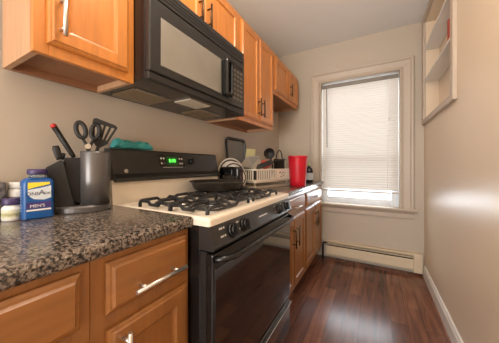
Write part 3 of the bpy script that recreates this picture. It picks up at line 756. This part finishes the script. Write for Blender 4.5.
for a in (.04, RL-.04):
    for b in (.04, RW-.04): obj('foot', MB().tube([rp(a, b, .0075), rp(a, b, .047)], .008, 8), 'rack', dr)
cd_ = obj('front_panel', MB().box(RL*.53, RL-.022, -.002, .002, z0+.015, z1-.008, X=RX), 'rack', dr)
mb = MB()
for a, z_, s_ in ((.33, .125, .011), (.355, .112, .007), (.375, .125, .009), (.36, .09, .008), (.385, .098, .007), (.335, .085, .006), (.40, .118, .006)):
    mb.prism([(s_*math.cos(q*math.pi/3), s_*.8*math.sin(q*math.pi/3+.4)) for q in range(6)], rp(a, -.0024, z_), ru, up, rv, .001)
obj('cutout_motif', mb, 'slot', cd_)
# dishes in the rack
lp = MB(); lp.rings([rrect(.145, RW/2, .105, .078, .02, .069), rrect(.145, RW/2, .118, .090, .02, .152), rrect(.145, RW/2, .121, .093, .02, .153), rrect(.145, RW/2, .121, .093, .02, .156), rrect(.145, RW/2, .115, .087, .02, .154), rrect(.145, RW/2, .103, .076, .02, .072)], X=RX)
tag(obj('slat_gap_filler', lp, 'traybdr', base=rp(.145, RW/2, .069)), 'dark pan shape added inside the dish rack to darken the slat gaps', 'filler')  # added dark shape so the gaps between the slats look dark
X = RX @ Matrix.Translation((.215, .120, .165)) @ Matrix.Rotation(math.radians(-28), 4, 'Y') @ Matrix.Rotation(math.radians(155), 4, 'X')
tag(obj('mixing_bowl', MB().lathe([(.001, -.045), (.050, -.045), (.075, -.020), (.100, .030), (.103, .030), (.079, -.023), (.053, -.049), (.001, -.049)], (0, 0, 0), 32, X=X), 'redbowl', base=rp(.20, .105, .08)), 'coral red bowl turned upside down in the dish rack', 'bowl')
ft = thing('food_container', 'translucent grey food container tilted in the near end of the rack', 'container', rp(.06, .10, .07))
X = RX @ Matrix.Translation((.085, .110, .180)) @ Matrix.Rotation(math.radians(-42), 4, 'Y')
mb = MB(); mb.rings([rrect(0, 0, .052, .060, .012, -.060), rrect(0, 0, .064, .072, .014, .05), rrect(0, 0, .069, .077, .014, .052), rrect(0, 0, .069, .077, .014, .055), rrect(0, 0, .062, .070, .014, .053), rrect(0, 0, .050, .058, .012, -.057)], X=X)
obj('tub', mb, 'frost', ft)
X = RX @ Matrix.Translation((.14, .19, .275)) @ Matrix.Rotation(math.radians(9), 4, 'X')
tag(obj('cutting_mat', MB().box(-.055, .065, -.002, .002, -.215, .062, .0015, X=X), 'lime', base=rp(.14, .19, .075)), 'pale lime green plastic cutting mat standing at the back of the rack', 'cutting mat')
sp = thing('skillet', 'black skillet tilted face down across the front of the dish rack', 'pan', rp(.20, .05, .12))
X = RX @ Matrix.Translation((.165, .052, .195)) @ Matrix.Rotation(math.radians(-14), 4, 'Y') @ Matrix.Rotation(math.radians(168), 4, 'X')
obj('bowl', MB().lathe([(.001, -.014), (.090, -.014), (.112, .018), (.118, .020), (.114, .015), (.092, -.018), (.001, -.018)], (0, 0, 0), 32, X=X, sy=.55), 'iron', sp)
obj('handle', MB().tube([rp(.265, .048, .218), rp(.32, .03, .228), rp(.38, .015, .238), rp(.43, .01, .243)], [.009, .011, .013, .010], 10, flat=.6), 'rubber', sp)
ld = thing('ladle', 'black ladle standing head up in the middle of the rack', 'ladle', rp(.33, .12, .07))
X = RX @ Matrix.Translation((.325, .12, .300)) @ Matrix.Rotation(math.radians(-40), 4, 'Z') @ Matrix.Rotation(math.radians(100), 4, 'X')
obj('bowl', MB().lathe([(.001, -.026), (.028, -.022), (.047, -.007), (.052, .009), (.050, .010), (.044, -.003), (.001, -.018)], (0, 0, 0), 28, X=X), 'rubber', ld)
obj('handle', MB().tube([rp(.345, .12, .268), rp(.368, .115, .19), rp(.378, .11, .075)], [.007, .006, .006], 8), 'rubber', ld)
sp2 = thing('stockpot', 'dark pot with an arched black handle at the right end of the rack', 'pot', rp(.462, .105, .0685))
pcc = rp(.462, .105, .0685)
obj('bowl', MB().lathe([(.001, 0), (.048, 0), (.052, .006), (.054, .178), (.057, .181), (.052, .181), (.049, .008), (.001, .004)], pcc, 32), 'panmat', sp2)
hpts = []
for i in range(17):
    th = math.pi*i/16; hpts.append(pcc + ru*(-.050*math.cos(th)) + up*(.172+.095*math.sin(th)))
obj('handle', MB().tube(hpts, .0055, 10), 'rubber', sp2)
# red pitcher
rc = Vector((-.605, 1.972, Z2))
rpk = thing('plastic_pitcher', 'tall red plastic pitcher on the counter in front of the dish rack', 'pitcher', rc)
def pring(r, z, sp_=0.0, n=36):
    out = []
    for i in range(n):
        a = 2*math.pi*i/n; d = math.radians(250); k = max(0, math.cos(a-d))**14
        rr_ = 1.2*r*(1+sp_*k); out.append((rc.x+rr_*math.cos(a), rc.y+rr_*math.sin(a), rc.z+z))
    return out
mb = MB(); mb.rings([pring(.054, .0005), pring(.058, .004), pring(.061, .06), pring(.070, .245, .02), pring(.072, .262, .10), pring(.0735, .272, .16), pring(.0715, .272, .16), pring(.067, .24, .02), pring(.055, .01)], smooth=True)
obj('body', mb, 'redpl', rpk)
hd = Vector((math.cos(math.radians(70)), math.sin(math.radians(70)), 0))
obj('handle', MB().tube([rc+hd*.083+up*.235, rc+hd*.108+up*.235, rc+hd*.122+up*.205, rc+hd*.114+up*.10, rc+hd*.098+up*.07, rc+hd*.072+up*.07], .0085, 10, flat=1.3), 'redpl', rpk)
# dish soap bottle
sc_ = Vector((-.640, 2.50, Z2))
sb = thing('dish_soap_bottle', 'dark navy dish soap bottle by the window beyond the red pitcher', 'bottle', sc_)
obj('body', MB().lathe([(.040, .0005), (.044, .005), (.044, .11), (.040, .145), (.022, .165), (.015, .172), (.015, .18)], sc_, 28, sy=.8), 'bottle', sb)
obj('label_wrap', MB().lathe([(.0446, .03), (.0446, .105)], sc_, 28, sy=.8, cap0=False, cap1=False), 'lab', sb)
obj('cap', MB().lathe([(.0165, .1805), (.0165, .200), (.008, .204), (.007, .222), (.004, .224)], sc_, 20), 'greentop', sb)
